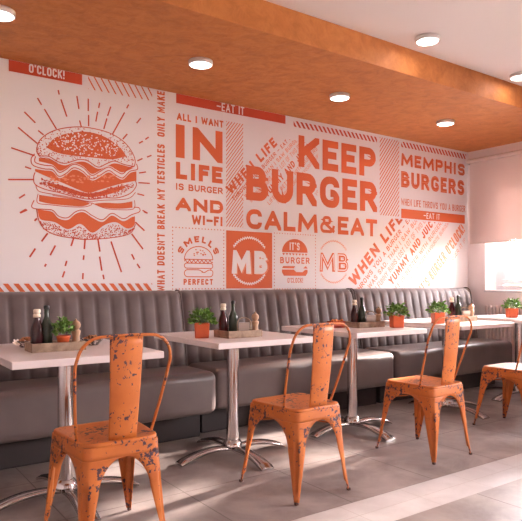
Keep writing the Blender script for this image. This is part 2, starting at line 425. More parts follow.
# --- header bars and their words
def panel(x0, x1, z0, z1, m='print_dark', layer=1):
    return Print(layer).poly(rect(x0, x1, z0, z1)).build('printed_panel', M[m], mural)
r = rect_px(8.6, 82, 60, 71); panel(r[0][0], r[1][0], r[0][1], SZ-.002)
p = Print(2); X0, _ = W(28.8, 70); X1, _ = W(64.3, 70); zb = r[0][1]
lettering(p, "O'CLOCK!", X0, X1, zb+.016, SZ-.002, wt=.17, gap=.14); p.build('lettering', M['print_white'], mural, 'narrow white lettering on a deep orange bar')
r = rect_px(176, 285.3, 95, 103); panel(r[0][0], r[1][0], r[0][1], SZ-.002)
p = Print(2); X0, _ = W(216.5, 70); X1, _ = W(244, 70)
lettering(p, "-EAT IT", X0, X1, r[0][1]+.006, SZ-.003, wt=.16, gap=.14); p.build('lettering', M['print_white'], mural, 'narrow white lettering on the second orange bar')
# --- stripes
def stripes(x0, x1, z0, z1, pitch, wd, lean, m='print'):
    """lean>0 : '/', lean<0 : '\\' ; pitch and width measured along X"""
    pr = Print(1, rect(x0, x1, z0, z1)); dz = z1-z0; dx = dz*lean
    x = x0 - abs(dx); 
    while x < x1 + abs(dx):
        a, b = (x, x+dx) if lean > 0 else (x-dx, x)
        a, b = (x, x+dx)
        pr.poly([(a,z0),(a+wd,z0),(b+wd,z1),(b,z1)]); x += pitch
    pr.build('stripe_band', M[m], mural)
ra = W(88, 89); rb = W(152, 98)
stripes(ra[0], rb[0], ra[1]-.0, SZ-.002, .052, .011, -.62)
ra = W(1.5, 292); rb = W(152, 283.3)
stripes(-1.85, rb[0], ra[1]-.0, W(1.5,283.6)[1], .066, .034, -.8)
ra = rect_px(293.4, 376.8, 121, 126); stripes(ra[0][0], ra[1][0], W(376.8,142.6)[1]+.0, W(376.8,137.6)[1]+.004, .052, .026, -.75, 'print_dark')
ra = rect_px(401, 466, 141.5, 147); stripes(ra[0][0], ra[1][0], ra[0][1], ra[2][1], .052, .026, -.75, 'print_dark')
ra = rect_px(226, 243, 121, 226.5); stripes(ra[0][0], ra[1][0], ra[0][1], ra[2][1], .027, .0085, .78)
ra = rect_px(379.5, 399, 137, 215); stripes(ra[0][0], ra[1][0], ra[0][1], ra[2][1], .036, .012, .78)

# --- vertical line of words, running upwards
xa, zt = W(157, 92); xb, _ = W(164.6, 92); _, zbm = W(160, 291.5)
p = Print(1); L_ = (SZ-.01) - zbm
lettering(p, "WHAT DOESN'T BREAK MY TESTICLES  ONLY MAKE", 0, L_, 0, xb-xa, wt=.19, gap=.16, xf=lambda x, z: (xb - z, zbm + x))
p.build('lettering', M['print'], mural, 'orange line of words running up the wall')

# --- ALL I WANT ...
for t, a, b, c, d, wt in [("ALL I WANT",176.7,223.2,112.6,119.8,.24), ("IN",175.6,222.4,124,157.3,.30), ("LIFE",175.8,222.4,161.6,178.6,.28),
                      ("IS BURGER",175.6,222.6,183,189.6,.21), ("AND",175.6,223,197,210.3,.29), ("WI-FI",191.7,222.6,214.8,224.4,.25)]:
    p = Print(1); g = .16
    if t == "IN":
        X0, Z1 = W(a, c); X1, _ = W(b, c); _, Z0 = W(a, d); h = Z1-Z0
        p.poly(rect(X0, W(184.5,c)[0], Z0, Z1)); lettering(p, "N", W(192.5,c)[0], X1, Z0, Z1, wt=.26)
    else: text_px(p, t, a, b, c, d, wt=wt, gap=.12)
    p.build('lettering', M['print'], mural)
# --- KEEP BURGER CALM&EAT
for t, a, b, c, d, wt, g in [("KEEP",298.3,375.4,135,166.5,.24,.10), ("BURGER",246,376.8,165.2,199.8,.24,.10), ("CALM&EAT",246,376.8,208.6,228.6,.24,.10)]:
    p = Print(2); text_px(p, t, a, b, c, d, wt=wt, gap=g); p.build('lettering', M['print'], mural)
# --- MEMPHIS BURGERS
for t, a, b, c, d in [("MEMPHIS",401,464.5,153,164.8), ("BURGERS",401,464,170.9,187.0)]:
    p = Print(1); text_px(p, t, a, b, c, d if t[0]=='B' else 165.5, wt=.25, gap=.14); p.build('lettering', M['print'], mural)
    p = Print(2); X0, Z1 = W(a, c); X1, _ = W(b, c); _, Z0 = W(a, d)
    lettering(p, t, X0+.010, X1-.006, Z0+.012, Z1-.010, wt=.045, gap=.17); p.build('lettering_highlight', M['print_light'], mural)
p = Print(1); text_px(p, "WHEN LIFE THROWS YOU A BURGER", 401, 465, 198.3, 205.2, wt=.13, gap=.16); p.build('lettering', M['print'], mural)
r = rect_px(401, 464.6, 208.6, 218); panel(r[0][0], r[1][0], r[0][1], r[2][1], 'print')
p = Print(2); z0_, z1_ = r[0][1], r[2][1]; lettering(p, "-EAT IT", W(423.4,200)[0], W(439.6,200)[0], z0_+.018, z1_-.018, wt=.14, gap=.16)
p.build('lettering', M['print_white'], mural, 'small white lettering on the orange bar below the restaurant name')

# --- slanting blocks of words
def slanted(ox, oz, k, region, layer):
    c = math.cos(PI/4)
    def xf(s, q): return (ox + (s*c - q*-c*-1)*1.0, oz + (s*c + q*c)*1.0)
    lines = [("WHEN LIFE", 0, .97, 0, .12, .25, 0, 'print'), ("THROWS YOU A BURGER - EAT IT", -.02, 1.22, -.082, -.03, .17, 0, 'print'),
             ("I WAS SAD. THAN I SAW BURGER", .08, 1.30, -.165, -.112, .17, 0, 'print_light'), ("IN FUNNY BUNS LOST LOT OF TWO OF BEEF", .16, 1.42, -.255, -.195, .12, 0, 'print_light'),
             ("YUMMY AND JUICY", .38, 1.36, -.365, -.28, .22, 0, 'print'), ("LIFE IS BETTER WITH BURGERS", .34, 1.45, -.452, -.40, .15, 0, 'print_light'),
             ("FAVOURITE BURGER FAVOURITE BURGER", .46, 1.50, -.53, -.485, .12, 0, 'print_light'), ("IT'S BURGER O'CLOCK!", .66, 1.66, -.78, -.66, .17, .006, 'print_light'),
             ("YES BURGER IT IS", 1.0, 1.6, -.87, -.82, .12, 0, 'print_light')]
    ps = {}
    for t, s0, s1, q0, q1, wt, ol, m in lines:
        if k < 1 and ol: continue
        p = ps.setdefault(m, Print(layer)); 
        lettering(p, t, s0*k, s1*k, q0*k, q1*k, wt=wt, gap=.16, xf=xf, region=region)
    for m, p in ps.items(): p.build('slanted_lettering', M[m], mural)
slanted(4.082, 1.032, 1.0, rect(3.9, 5.80, .96, 1.725), 1)
slanted(2.677, 1.80, .70, rect(2.60, 3.62, 1.50, 2.345), 1)

# --- stamp panels
def dotted(x0, x1, z0, z1, step=.028, r=.0055):
    p = Print(1); pts = []
    n = int((x1-x0)/step); pts += [(x0+(x1-x0)*i/n, z) for i in range(n+1) for z in (z0, z1)]
    n = int((z1-z0)/step); pts += [(x, z0+(z1-z0)*i/n) for i in range(1, n) for x in (x0, x1)]
    for x, z in pts: p.dot(x, z, r, 6)
    p.build('dotted_border', M['print'], mural)
def wavy(p, pts, wd): p.strip(pts, wd)
def arc(cx, cz, rx, rz, a0, a1, n=16): return [(cx+rx*math.cos(math.radians(a0+(a1-a0)*i/n)), cz+rz*math.sin(math.radians(a0+(a1-a0)*i/n))) for i in range(n+1)]
rb = rect_px(172.5, 223.6, 227.2, 289); dotted(rb[0][0], rb[1][0], rb[0][1], rb[2][1])
# smells perfect
p = Print(1); X0, _ = W(184.2, 260); X1, _ = W(212.7, 260); zf = lambda y: W(198, y)[1]; cx = (X0+X1)/2; hw = (X1-X0)/2
lw = .007
top = arc(cx, zf(259.5), hw, zf(246.5)-zf(259.5), 0, 180); p.strip(top + [top[0]], lw)
for k in range(9):
    a = -hw + 2*hw*k/8
p.strip([(cx-hw+2*hw*i/40, zf(261.5)+.010*math.sin(i/40*PI*14)) for i in range(41)], lw)
def pill(x0, x1, z0, z1, n=6):
    r_ = (z1-z0)/2; zc = (z0+z1)/2
    return [(x1-r_+r_*math.cos(t), zc+r_*math.sin(t)) for t in [(-90+180*i/n)*PI/180 for i in range(n+1)]] + [(x0+r_+r_*math.cos(t), zc+r_*math.sin(t)) for t in [(90+180*i/n)*PI/180 for i in range(n+1)]]
p.strip(pill(cx-hw, cx+hw, zf(268.3), zf(263.3)), lw, True)
p.strip(rounded([(cx-hw, zf(269.8)), (cx+.1*hw, zf(269.8)), (cx+.35*hw, zf(273.5)), (cx+.65*hw, zf(269.8)), (cx+hw, zf(269.8)), (cx+hw, zf(276.8)), (cx-hw, zf(276.8))], True, .03), lw, True)
for i in range(16):
    a = random.uniform(30, 150); q = random.uniform(.35, .8); p.dot(cx+hw*q*math.cos(math.radians(a)), zf(259)+.085*q*math.sin(math.radians(a))+.01, .005, 5, 1.6)
p.build('burger_emblem', M['print'], mural)
p = Print(1)
def arc_text(p, t, cx, cz, R, h, a0, a1, wt):
    n = len(t); Ltot = math.radians(a0-a1)*R
    xf = lambda x, z: (cx+(R+z)*math.cos(math.radians(a0)-x/R), cz+(R+z)*math.sin(math.radians(a0)-x/R))
    lettering(p, t, 0, Ltot, 0, h, wt=wt, gap=.3, xf=xf)
arc_text(p, "SMELLS", cx, zf(262), .158, .05, 158, 22, .27); p.build('lettering', M['print'], mural)
p = Print(1); text_px(p, "PERFECT", 183.4, 212.7, 278.9, 284.8, wt=.24, gap=.22); p.build('lettering', M['print'], mural)
# MB stamps
def zigzag(cx, cz, R, wd, layer, m):
    for a0, a1 in ((35, 145), (215, 325)):
        p = Print(layer); n = 34
        p.strip([(cx+(R+(.007 if i % 2 else -.007))*math.cos(math.radians(a0+(a1-a0)*i/n)), cz+(R+(.007 if i % 2 else -.007))*math.sin(math.radians(a0+(a1-a0)*i/n))) for i in range(n+1)], wd)
        p.build('zigzag_ring', M[m], mural)
r = rect_px(226, 272, 230.3, 288.5); panel(r[0][0], r[1][0], r[0][1], r[2][1], 'print')
cxm, czm = W(249.3, 260.8); zigzag(cxm, czm, .195, .010, 2, 'print_white')
a = W(231.5, 250); b = W(267, 274)
p = Print(2); lettering(p, "MB", a[0]+.012, b[0]+.014, b[1]-.008, a[1]-.012, wt=.27, gap=.14); p.build('lettering_shadow', M['print_light'], mural)
p = Print(3); lettering(p, "MB", a[0], b[0], b[1], a[1], wt=.27, gap=.14); p.build('lettering', M['print_white'], mural, 'big white M and B on the orange square')
cxm, czm = W(333.6, 261.8); zigzag(cxm, czm, .195, .006, 1, 'print_light')
a = W(319.5, 252.5); b = W(348, 272)
p = Print(1); lettering(p, "MB", a[0], b[0], b[1], a[1], wt=.22, gap=.14); p.build('lettering', M['print'], mural)
p = Print(2); lettering(p, "MB", a[0]+.012, b[0]-.012, b[1]+.012, a[1]-.012, wt=.06, gap=.2); p.build('lettering_highlight', M['print_white'], mural)
# it's burger o'clock
rb = rect_px(274.2, 315.3, 233, 289); dotted(rb[0][0], rb[1][0], rb[0][1], rb[2][1])
X0, _ = W(281.8, 260); X1, _ = W(307.4, 260); cx = (X0+X1)/2; hw = (X1-X0)/2; zf = lambda y: W(294, y)[1]
p = Print(1); p.poly(arc(cx, zf(252.4), hw, zf(239)-zf(252.4), 0, 180))
for i in range(8): p.poly([(cx-hw+hw*2*(i+.1)/8, zf(253.4)), (cx-hw+hw*2*(i+.5)/8, zf(255.6)), (cx-hw+hw*2*(i+.9)/8, zf(253.4))])
p.poly([(cx-hw, zf(268.4)), (cx-.1*hw, zf(268.4)), (cx+.02*hw, zf(266.2)), (cx-hw*.9, zf(266.2))]).poly([(cx+.65*hw, zf(268.4)), (cx+hw, zf(268.4)), (cx+hw*.9, zf(266.2)), (cx+.8*hw, zf(266.2))])
zz = [zf(269.6), zf(275.8)]; p.poly([(cx-hw, zz[1]+.03), (cx-hw*.85, zz[1]), (cx+hw*.85, zz[1]), (cx+hw, zz[1]+.03), (cx+hw, zz[0]-.022), (cx+.35*hw, zz[0]-.022), (cx-hw, zz[0]-.022)])
p.poly([(cx-hw, zz[0]-.022), (cx+.1*hw, zz[0]-.022), (cx-.1*hw, zz[0]), (cx-hw, zz[0])]).poly([(cx+.6*hw, zz[0]-.022), (cx+hw, zz[0]-.022), (cx+hw, zz[0]), (cx+.8*hw, zz[0])])
p.build('burger_emblem', M['print'], mural)
p = Print(2); lettering(p, "IT'S", W(289.5,250)[0], W(299.5,250)[0], zf(250.2), zf(242.5), wt=.17, gap=.16); p.build('lettering', M['print_white'], mural)
p = Print(1); lettering(p, "BURGER", W(280,250)[0], W(309.4,250)[0], zf(263.6), zf(257.3), wt=.2, gap=.22); p.build('lettering', M['print'], mural)
p = Print(1); lettering(p, "O'CLOCK!", W(287.3,250)[0], W(302.7,250)[0], zf(282.8), zf(277.8), wt=.14, gap=.16); p.build('lettering', M['print'], mural)

# --- the big engraved burger
def C(x, y): return W(20+x/4.008, 110+y/4.008)
def smooth(pts, k=5):
    out = []; n = len(pts)
    for i in range(n-1):
        p0, p1, p2, p3 = pts[max(i-1,0)], pts[i], pts[i+1], pts[min(i+2,n-1)]
        for j in range(k):
            t = j/k
            out.append(tuple(.5*((2*p1[a]) + (-p0[a]+p2[a])*t + (2*p0[a]-5*p1[a]+4*p2[a]-p3[a])*t*t + (-p0[a]+3*p1[a]-3*p2[a]+p3[a])*t**3) for a in (0,1)))
    out.append(pts[-1]); return out
def curve(p, pts, wd=.0065): p.strip([C(*q) for q in smooth(pts)], wd)
def fill_between(p, top, bot, n=60):
    """both curves as crop points with increasing x"""
    def at(c, x):
        for a, b in zip(c, c[1:]):
            if a[0] <= x <= b[0]: return a[1] + (b[1]-a[1])*((x-a[0])/max(1e-6, b[0]-a[0]))
        return c[0][1] if x < c[0][0] else c[-1][1]
    t, b = smooth(top), smooth(bot); x0, x1 = max(t[0][0], b[0][0]), min(t[-1][0], b[-1][0])
    for i in range(n):
        xa, xb = x0+(x1-x0)*i/n, x0+(x1-x0)*(i+1)/n
        q = [(xa, at(b, xa)), (xb, at(b, xb)), (xb, at(t, xb)), (xa, at(t, xa))]
        if q[0][1] > q[3][1]+.2 or q[1][1] > q[2][1]+.2:
            p.poly([C(*v) for v in q])
def stipple(p, top, bot, n, r, bias=0):
    def at(c, x):
        for a, b in zip(c, c[1:]):
            if a[0] <= x <= b[0]: return a[1] + (b[1]-a[1])*((x-a[0])/max(1e-6, b[0]-a[0]))
        return None
    t, b = smooth(top), smooth(bot); k = 0
    while k < n:
        k += 1; x = random.uniform(min(t[0][0], b[0][0]), max(t[-1][0], b[-1][0])); ya, yb = at(t, x), at(b, x)
        if ya is None or yb is None or yb < ya: continue
        f = random.random(); f = 1-(1-f)**(1+bias) if bias > 0 else f**(1-bias)
        p.dot(*C(x, ya+(yb-ya)*f), r*random.uniform(.6, 1.2), 5)
burger = Print(1)
lines = Print(2)
bun_top = [(66,168),(70,140),(85,115),(120,90),(170,74),(240,68),(310,78),(370,98),(420,132),(450,172),(461,205),(457,226)]
bun_low = [(66,168),(82,184),(115,186),(150,207),(180,214),(212,205),(240,198),(272,205),(312,229),(345,216),(378,205),(418,219),(457,226)]
curve(lines, bun_top); curve(lines, bun_low); curve(lines, [(66,150),(68,172),(85,192),(112,194),(150,214)], .005)
fill_between(burger, [(105,150),(140,112),(200,92),(270,88),(340,108),(400,150),(425,185)], [(105,150),(150,172),(220,184),(300,192),(370,198),(425,185)])
stipple(lines, bun_top, bun_low, 520, .0042)
# cheese and lettuce waves
w1 = [(58,176),(44,196),(52,222),(95,236),(130,240),(155,266),(182,256),(214,232),(250,245),(286,276),(320,262),(355,243),(385,262),(412,272),(440,246),(470,238),(466,216)]
w1b = [(62,186),(58,204),(68,214),(100,222),(132,226),(156,250),(182,240),(214,218),(252,231),(286,262),(318,248),(354,229),(386,246),(411,256),(436,232),(458,226)]
curve(lines, w1); curve(lines, w1b)
fill_between(burger, [(75,192),(120,198),(150,214),(182,222),(212,212),(260,208),(312,236),(350,224),(380,214),(430,226),(455,232)],
             [(75,206),(110,214),(134,222),(156,244),(182,236),(214,214),(252,226),(286,256),(318,244),(354,224),(386,240),(411,250),(455,232)])
# patty under the wave
fill_between(burger, [(60,236),(95,242),(130,247),(155,273),(182,263),(214,239),(250,252),(286,283),(320,270),(355,250),(385,268),(412,279),(440,253),(466,246)],
             [(60,246),(110,268),(170,292),(230,318),(275,332),(320,320),(380,302),(430,290),(466,284)])
# middle bun
curve(lines, [(60,250),(54,270),(60,298),(100,318),(160,332),(220,348),(280,358),(340,352),(390,352),(440,335),(465,305),(462,284)])
curve(lines, [(62,300),(74,325),(120,336),(200,350),(270,366),(330,362),(430,356),(462,330)], .005)
stipple(lines, [(80,272),(160,300),(275,334),(380,304),(455,292)], [(80,300),(160,330),(280,356),(380,348),(455,310)], 560, .0048)
fill_between(burger, [(110,292),(170,304),(275,334),(370,312),(420,304)], [(110,302),(180,326),(275,350),(370,334),(420,312)])
# slices
fill_between(burger, [(76,340),(130,348),(200,356),(262,368),(280,376)], [(76,366),(120,376),(200,384),(250,386),(280,376)])
fill_between(burger, [(290,376),(340,372),(400,374),(450,366)], [(290,376),(340,392),(400,396),(450,392)])
curve(lines, [(72,336),(70,372),(120,380),(200,388),(262,388),(286,374),(220,358),(130,342)], .005)
curve(lines, [(286,372),(340,394),(400,400),(455,396),(458,362)], .005)
# lower wave of melted cheese
w3 = [(56,362),(46,386),(60,396),(95,398),(130,402),(155,426),(190,432),(222,408),(255,402),(290,424),(330,440),(368,414),(412,436),(446,420),(478,408),(476,392),(455,390)]
curve(lines, w3)
w3f = [(70,398),(96,402),(130,409),(154,434),(190,441),(223,416),(255,410),(290,432),(330,449),(368,423),(412,446),(446,430),(460,426)]
bot3 = [(70,402),(76,430),(92,442),(140,450),(190,478),(232,458),(252,462),(290,492),(340,460),(385,450),(425,474),(450,470),(460,456)]
fill_between(burger, w3f, bot3, 80)
curve(lines, [(66,398),(74,440),(96,476),(140,500),(200,512),(262,519),(340,515),(410,505),(446,490),(462,458)])
stipple(lines, [(80,446),(140,458),(190,484),(240,466),(290,500),(340,468),(385,458),(425,482),(458,472)], [(80,450),(100,482),(150,504),(262,518),(340,514),(410,504),(458,476)], 500, .0045)
bo = burger.build('burger_illustration', M['print'], mural)
lines.build('burger_linework', M['print_dark'], mural)
p = Print(3)
for i in range(210):
    a = random.uniform(0, 2*PI); q = math.sqrt(random.random())
    p.dot(*C(265+140*q*math.cos(a), 140+q*math.sin(a)*44+q*math.cos(a)*22), random.uniform(.003,.0052), 6, 1.5, random.uniform(0, PI))
p.build('sesame_seeds', M['print_white'], mural)
p = Print(3)
for i in range(60):
    x = random.uniform(120, 420); p.dot(*C(x, 270+random.uniform(-8, 22)), random.uniform(.003, .008), 6, 1.8)
p.build('patty_highlights', M['print_light'], mural)
rays = Print(1)
for s in [(168,145,171,158),(176,172,193,222),(108,168,120,188),(128,200,163,258),(70,208,102,240),(52,253,108,300),(110,262,126,275),(32,312,100,335),
          (72,367,90,373),(23,404,98,404),(222,162,228,200),(230,233,235,252),(255,170,255,206),(256,217,256,250),(288,182,285,197),(282,208,277,236),
          (320,193,311,220),(309,227,300,258),(372,187,366,198),(360,210,325,273),(407,226,395,241),(368,272,355,287),(413,293,402,299),(430,281,420,288),
          (438,334,425,339),(412,343,397,350),(422,382,402,385),(433,415,400,413),(417,450,397,445),(425,500,412,493),(55,458,72,447),(57,500,75,490)]:
    rays.strip([W(s[0]/2.894, 40+s[1]/2.894), W(s[2]/2.894, 40+s[3]/2.894)], .010)
for s in [(65,42,88,32),(112,68,120,60),(155,108,135,135),(115,158,96,186),(180,148,163,180),(150,208,145,217),(240,122,231,150),(217,198,212,215),
          (210,232,203,252),(277,125,274,160),(273,180,271,195),(270,238,269,258),(318,125,325,168),(324,184,331,230),(335,243,338,258),(361,135,395,235),
          (428,110,465,160),(428,176,437,194),(446,208,455,222),(440,72,470,100),(468,38,480,43)]:
    rays.strip([W(s[0]/3.256, 200+s[1]/3.256), W(s[2]/3.256, 200+s[3]/3.256)], .012)
rays.build('sunburst_rays', M['print_dark'], mural)

# ------------------------------------------------------------------ banquettes
def profile_back():
    """(y offset from wall, z) of the padded back seen from the side, bottom front to top rear"""
    pts = [(.225,.455),(.215,.55),(.195,.68),(.170,.80),(.150,.90),(.138,.96),(.125,.995),(.100,1.013),(.070,1.016),(.045,1.012),(.03,.99),(.03,.90)]
    return pts
def make_banquette(x0, x1, yoff, label, caps=(True, True)):
    root = empty('banquette', ((x0+x1)/2, WY-.4, 0)); base = Vector(root.location)
    tag(root, label, 'bench', 'upholstered banquettes along the mural wall')
    sh = lambda p: (p[0]-base.x, p[1]-base.y, p[2])
    yw = WY - yoff
    # plinth
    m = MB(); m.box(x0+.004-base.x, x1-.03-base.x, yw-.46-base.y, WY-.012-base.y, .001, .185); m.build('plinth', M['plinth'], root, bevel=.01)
    # seat cushion
    m = MB(); m.box(x0+.003-base.x, x1-.003-base.x, yw-.66-base.y, yw-.205-base.y, .190, .478)
    s = m.build('seat_cushion', M['seat_leather'], root, bevel=.055, seg=5, smooth=True)
    # back
    n = round((x1-x0)/.1125); prof = profile_back(); k = 8; rows = []
    zs = []
    for (d, z) in prof: zs.append((d, z))
    # outward normals along the profile
    nr = []
    for i in range(len(zs)):
        a, b = zs[max(i-1,0)], zs[min(i+1,len(zs)-1)]; dy, dz = -(b[0]-a[0]), b[1]-a[1]; l = math.hypot(dy, dz); nr.append((-dz/l, dy/l))
    fz = lambda z, j: max(.12, min(1, (.995-z)/.04)) if j < 8 else .12
    for i in range(n*k+1):
        t = (i % k)/k; bul = .017*(math.sin(PI*t)**.32 if 0 < t < 1 else 0); x = x0+.006+(x1-x0-.012)*i/(n*k)
        e = min(i, n*k-i)/k; endr = -.02*(1-min(1, e*2))**2
        rows.append([(x-base.x, yw-d+nr[j][0]*(bul*fz(z, j)+endr)-base.y, z+nr[j][1]*(bul*fz(z, j)+endr)*(.9)) for j, (d, z) in enumerate(zs)])
    # close the ends and rear
    for r_ in rows: r_.append((r_[0][0], WY-.004-base.y, .90)); r_.append((r_[0][0], WY-.004-base.y, .455))
    m = MB(); m.grid(rows, True, True, True); b = m.build('padded_back', M['bench'], root)
    # piping round both ends
    for xx in (x0+.010, x1-.010):
        m = MB(); m.tube([(xx-base.x, yw-d-.002-base.y, z+.001) for d, z in smooth([q for q in prof[:-2]], 3)], .0065, 8)
        m.build('end_piping', M['bench'], b)
    return root
make_banquette(.0, 2.115, .07, 'brown padded banquette at the left, below the big burger drawing')
make_banquette(2.13, 3.94, .0, 'middle padded banquette, behind the table with the square orange pot')
make_banquette(3.95, 5.72, .0, 'greyer padded banquette at the far right, ending by the radiator')

# ------------------------------------------------------------------ tables
def make_table():
    root = empty('bistro_table')
    MB().box(-.345, .345, -.40, .40, .717, .75).build('tabletop', M['table'], root, bevel=.004)
    MB().box(-.13, .13, -.13, .13, .705, .7165).build('top_plate', M['chrome'], root, bevel=.002)
    MB().lathe([(.0375,.07),(.0375,.7045)], n=24).build('column', M['chrome'], root)
    MB().lathe([(.06,.066),(.058,.084),(.046,.098),(.0395,.104)], n=24).build('collar', M['chrome'], root)
    for i in range(4):
        a = PI/2*i; rows = []
        for j in range(15):
            t = j/14; r = .028+.347*t
            z = .052+.016*math.sin(PI*t)*(1-t*.3) - .038*t**2.2
            z = max(z, .018) if t < 1 else .016
            hw = .027+.016*t; th = .012
            if t == 1: z = .010; th = .006
            c, s = math.cos(a), math.sin(a)
            rows.append([(r*c-v*s, r*s+v*c, zz) for v, zz in ((-hw, z-th), (hw, z-th), (hw, z+th*.3), (hw*.55, z+th), (-hw*.55, z+th), (-hw, z+th*.3))])
        rows[-1] = [(x, y, max(.001, z)) for x, y, z in rows[-1]]
        m = MB(); m.grid([[(x, y, max(.001, z)) for x, y, z in r_] for r_ in rows], True, True, True)
        m.build('leg', M['chrome'], root)
    return root
table_spots = [(.938, 3.005, 0, 'white bistro table at the far left, with the tray and the two dishes'),
               (2.022, 3.155, 0, 'white bistro table second from left, with a square orange pot left of its tray'),
               (3.08, 3.19, 0, 'white bistro table in the middle, with a potted herb right of its tray'),
               (4.175, 3.20, 0, 'white bistro table second from the right, behind the third chair back'),
               (5.245, 3.20, 0, 'white bistro table at the far right, in front of the radiator')]
t0 = make_table()
for i, (x, y, rz, lb) in enumerate(table_spots):
    t = t0 if i == 0 else copy_tree(t0)
    t.location = (x, y, 0); t.rotation_euler = (0, 0, math.radians(rz)); tag(t, lb, 'table', 'white tables with chrome pedestals')

# ------------------------------------------------------------------ chairs (cafe chair of pressed sheet metal)
TOP = [(-.155,.036),(.155,.036),(.183,.395),(-.183,.395)]; FOOT = [(-.182,.0),(.182,.0),(.203,.452),(-.203,.452)]
ZT = .437
def leg_corner(i, z):
    t = 1 - z/ZT; t2 = t
    return Vector((TOP[i][0]+(FOOT[i][0]-TOP[i][0])*t2, TOP[i][1]+(FOOT[i][1]-TOP[i][1])*t2, z))
def make_chair():
    root = empty('metal_chair')
    # seat: dished rounded trapezoid
    def ring(sc_, z):
        base = [(-.158,.030),(.158,.030),(.186,.398),(-.186,.398)]
        cx, cy = 0, .214
        q = [(cx+(x-cx)*sc_, cy+(y-cy)*sc_) for x, y in base]
        return [(x, y, z) for x, y in rounded(q, True, .055*sc_, 6)]
    rows = [ring(.93,.4365), ring(.998,.4365), ring(1.0,.439), ring(1.0,.446), ring(.985,.4515), ring(.95,.4525), ring(.88,.4500), ring(.6,.4475), ring(.2,.4465)]
    MB().grid(rows, True, True, True).build('seat', M['chair'], root)
    # apron band under the seat
    def per(z, k=1.0):
        q = [(leg_corner(i, z).x*k, leg_corner(i, z).y) for i in range(4)]
        return [(x, y, z) for x, y in rounded(q, True, .03, 4)]
    MB().grid([per(.385), per(.40), per(.43), per(.4362)], True, True).build('apron', M['chair'], root, solid=.003, off=0)
    # legs
    for i in range(4):
        j, k = ((i+1) % 4, (i-1) % 4); rows = []
        zs = [.012,.03,.06,.10,.14,.18,.22,.25,.275,.30,.32,.34,.355,.365,.375,.382,.3855]
        for z in zs:
            c = leg_corner(i, z); cj = leg_corner(j, z); ck = leg_corner(k, z)
            row = []
            def wing(cn):
                s = (cn-c).length/2
                if z < .25: d = .015+(.057-.015)*(z/.25)
                else:
                    q = min(1, (z-.25)/.1355); d = .057+(s-.057)*(1-math.sqrt(max(0, 1-q*q)))
                return d, (cn-c).normalized()
            d1, e1 = wing(cj); d2, e2 = wing(ck); r_ = min(.030, d1*.8)
            a = [c+e1*d1, c+e1*((d1+r_)/2), c+e1*r_]
            b = [c+e2*r_, c+e2*((d2+r_)/2), c+e2*d2]
            inward = (e1+e2).normalized(); g = .012 if .05 < z < .29 else 0
            mid = []
            for t in (.15,.27,.33,.5,.67,.73,.85):
                k0 = a[2].lerp(c, .5523); k1 = b[0].lerp(c, .5523); p_ = a[2]*(1-t)**3 + k0*3*t*(1-t)**2 + k1*3*t*t*(1-t) + b[0]*t**3
                if t in (.33,.5,.67): p_ = p_ + inward*g*1.4
                mid.append(p_)
            rows.append(a + mid + b)
        lo = MB().grid(rows, True).build('leg', M['chair'], root, solid=.003, off=0)
        c = leg_corner(i, .006); ins = (Vector((0,.22,.006))-c).normalized()*.008
        MB().box(c.x+ins.x-.008, c.x+ins.x+.008, c.y+ins.y-.008, c.y+ins.y+.008, .0005, .014).build('foot_pad', M['worn'], lo, bevel=.002)
    # cross braces under the seat
    for a, b in ((0,2),(1,3)):
        p0, p1 = leg_corner(a, .33), leg_corner(b, .33); dz = .0 if a == 0 else .009
        p0 = p0*.965+p1*.035; p1 = p1*.965+p0*.035
        MB().tube([p0+Vector((0,0,dz)), (p0+p1)/2+Vector((0,0,.03+dz)), p1+Vector((0,0,dz))], .0045, 8).build('cross_brace', M['chair'], root)
    # back slat
    rows = []
    for i in range(13):
        t = i/12; z = .4535+(.868-.4535)*t; hw = .059+(.070-.059)*t; y = .046-.043*t - .006*math.sin(PI*t)
        rows.append([(hw*u, y - .010*(1-u*u), z) for u in (-1,-.9,-.6,-.3,0,.3,.6,.9,1)])
    sl = MB().grid(rows, True).build('back_slat', M['chair'], root, solid=.003)
    # hoop
    pts = [(-.160,.125,.448),(-.180,.082,.58),(-.196,.035,.725),(-.197,.018,.77),(-.180,.006,.825),(-.135,.0,.862),(-.07,-.003,.870),(0,-.004,.871)]
    full = pts + [(-x, y, z) for x, y, z in pts[-2::-1]]
    sm = [];
    for i in range(len(full)-1):
        p0, p1, p2, p3 = [Vector(full[max(0, min(len(full)-1, q))]) for q in (i-1, i, i+1, i+2)]
        for j in range(5):
            t = j/5; sm.append(.5*((2*p1)+(p2-p0)*t+(2*p0-5*p1+4*p2-p3)*t*t+(3*p1-p0-3*p2+p3)*t**3))
    sm.append(Vector(full[-1]))
    MB().tube(sm, .0064, 10).build('back_hoop', M['chair'], root)
    for sx in (-.03, .03):
        MB().lathe([(.0001,0),(.006,.0),(.006,.003),(.003,.005),(.0001,.005)], (sx, .035-.0, .480), 10, 'y').build('rivet', M['worn'], sl)
    return root
c0 = make_chair()
chair_spots = [(.940, 2.235, 0, 'chipped orange metal chair at the left, nearest the camera'),
               (1.998, 2.268, 1.5, 'chipped orange metal chair second from the left, by the table with the square pot'),
               (3.068, 2.30, 0, 'chipped orange metal chair third from the left, its back in front of a tray'),
               (4.135, 2.325, 0, 'orange metal chair cut off by the right edge of the photo')]
for i, (x, y, rz, lb) in enumerate(chair_spots):
    t = c0 if i == 0 else copy_tree(c0)
    t.location = (x, y, 0); t.rotation_euler = (0, 0, math.radians(rz)); tag(t, lb, 'chair', 'orange metal cafe chairs')

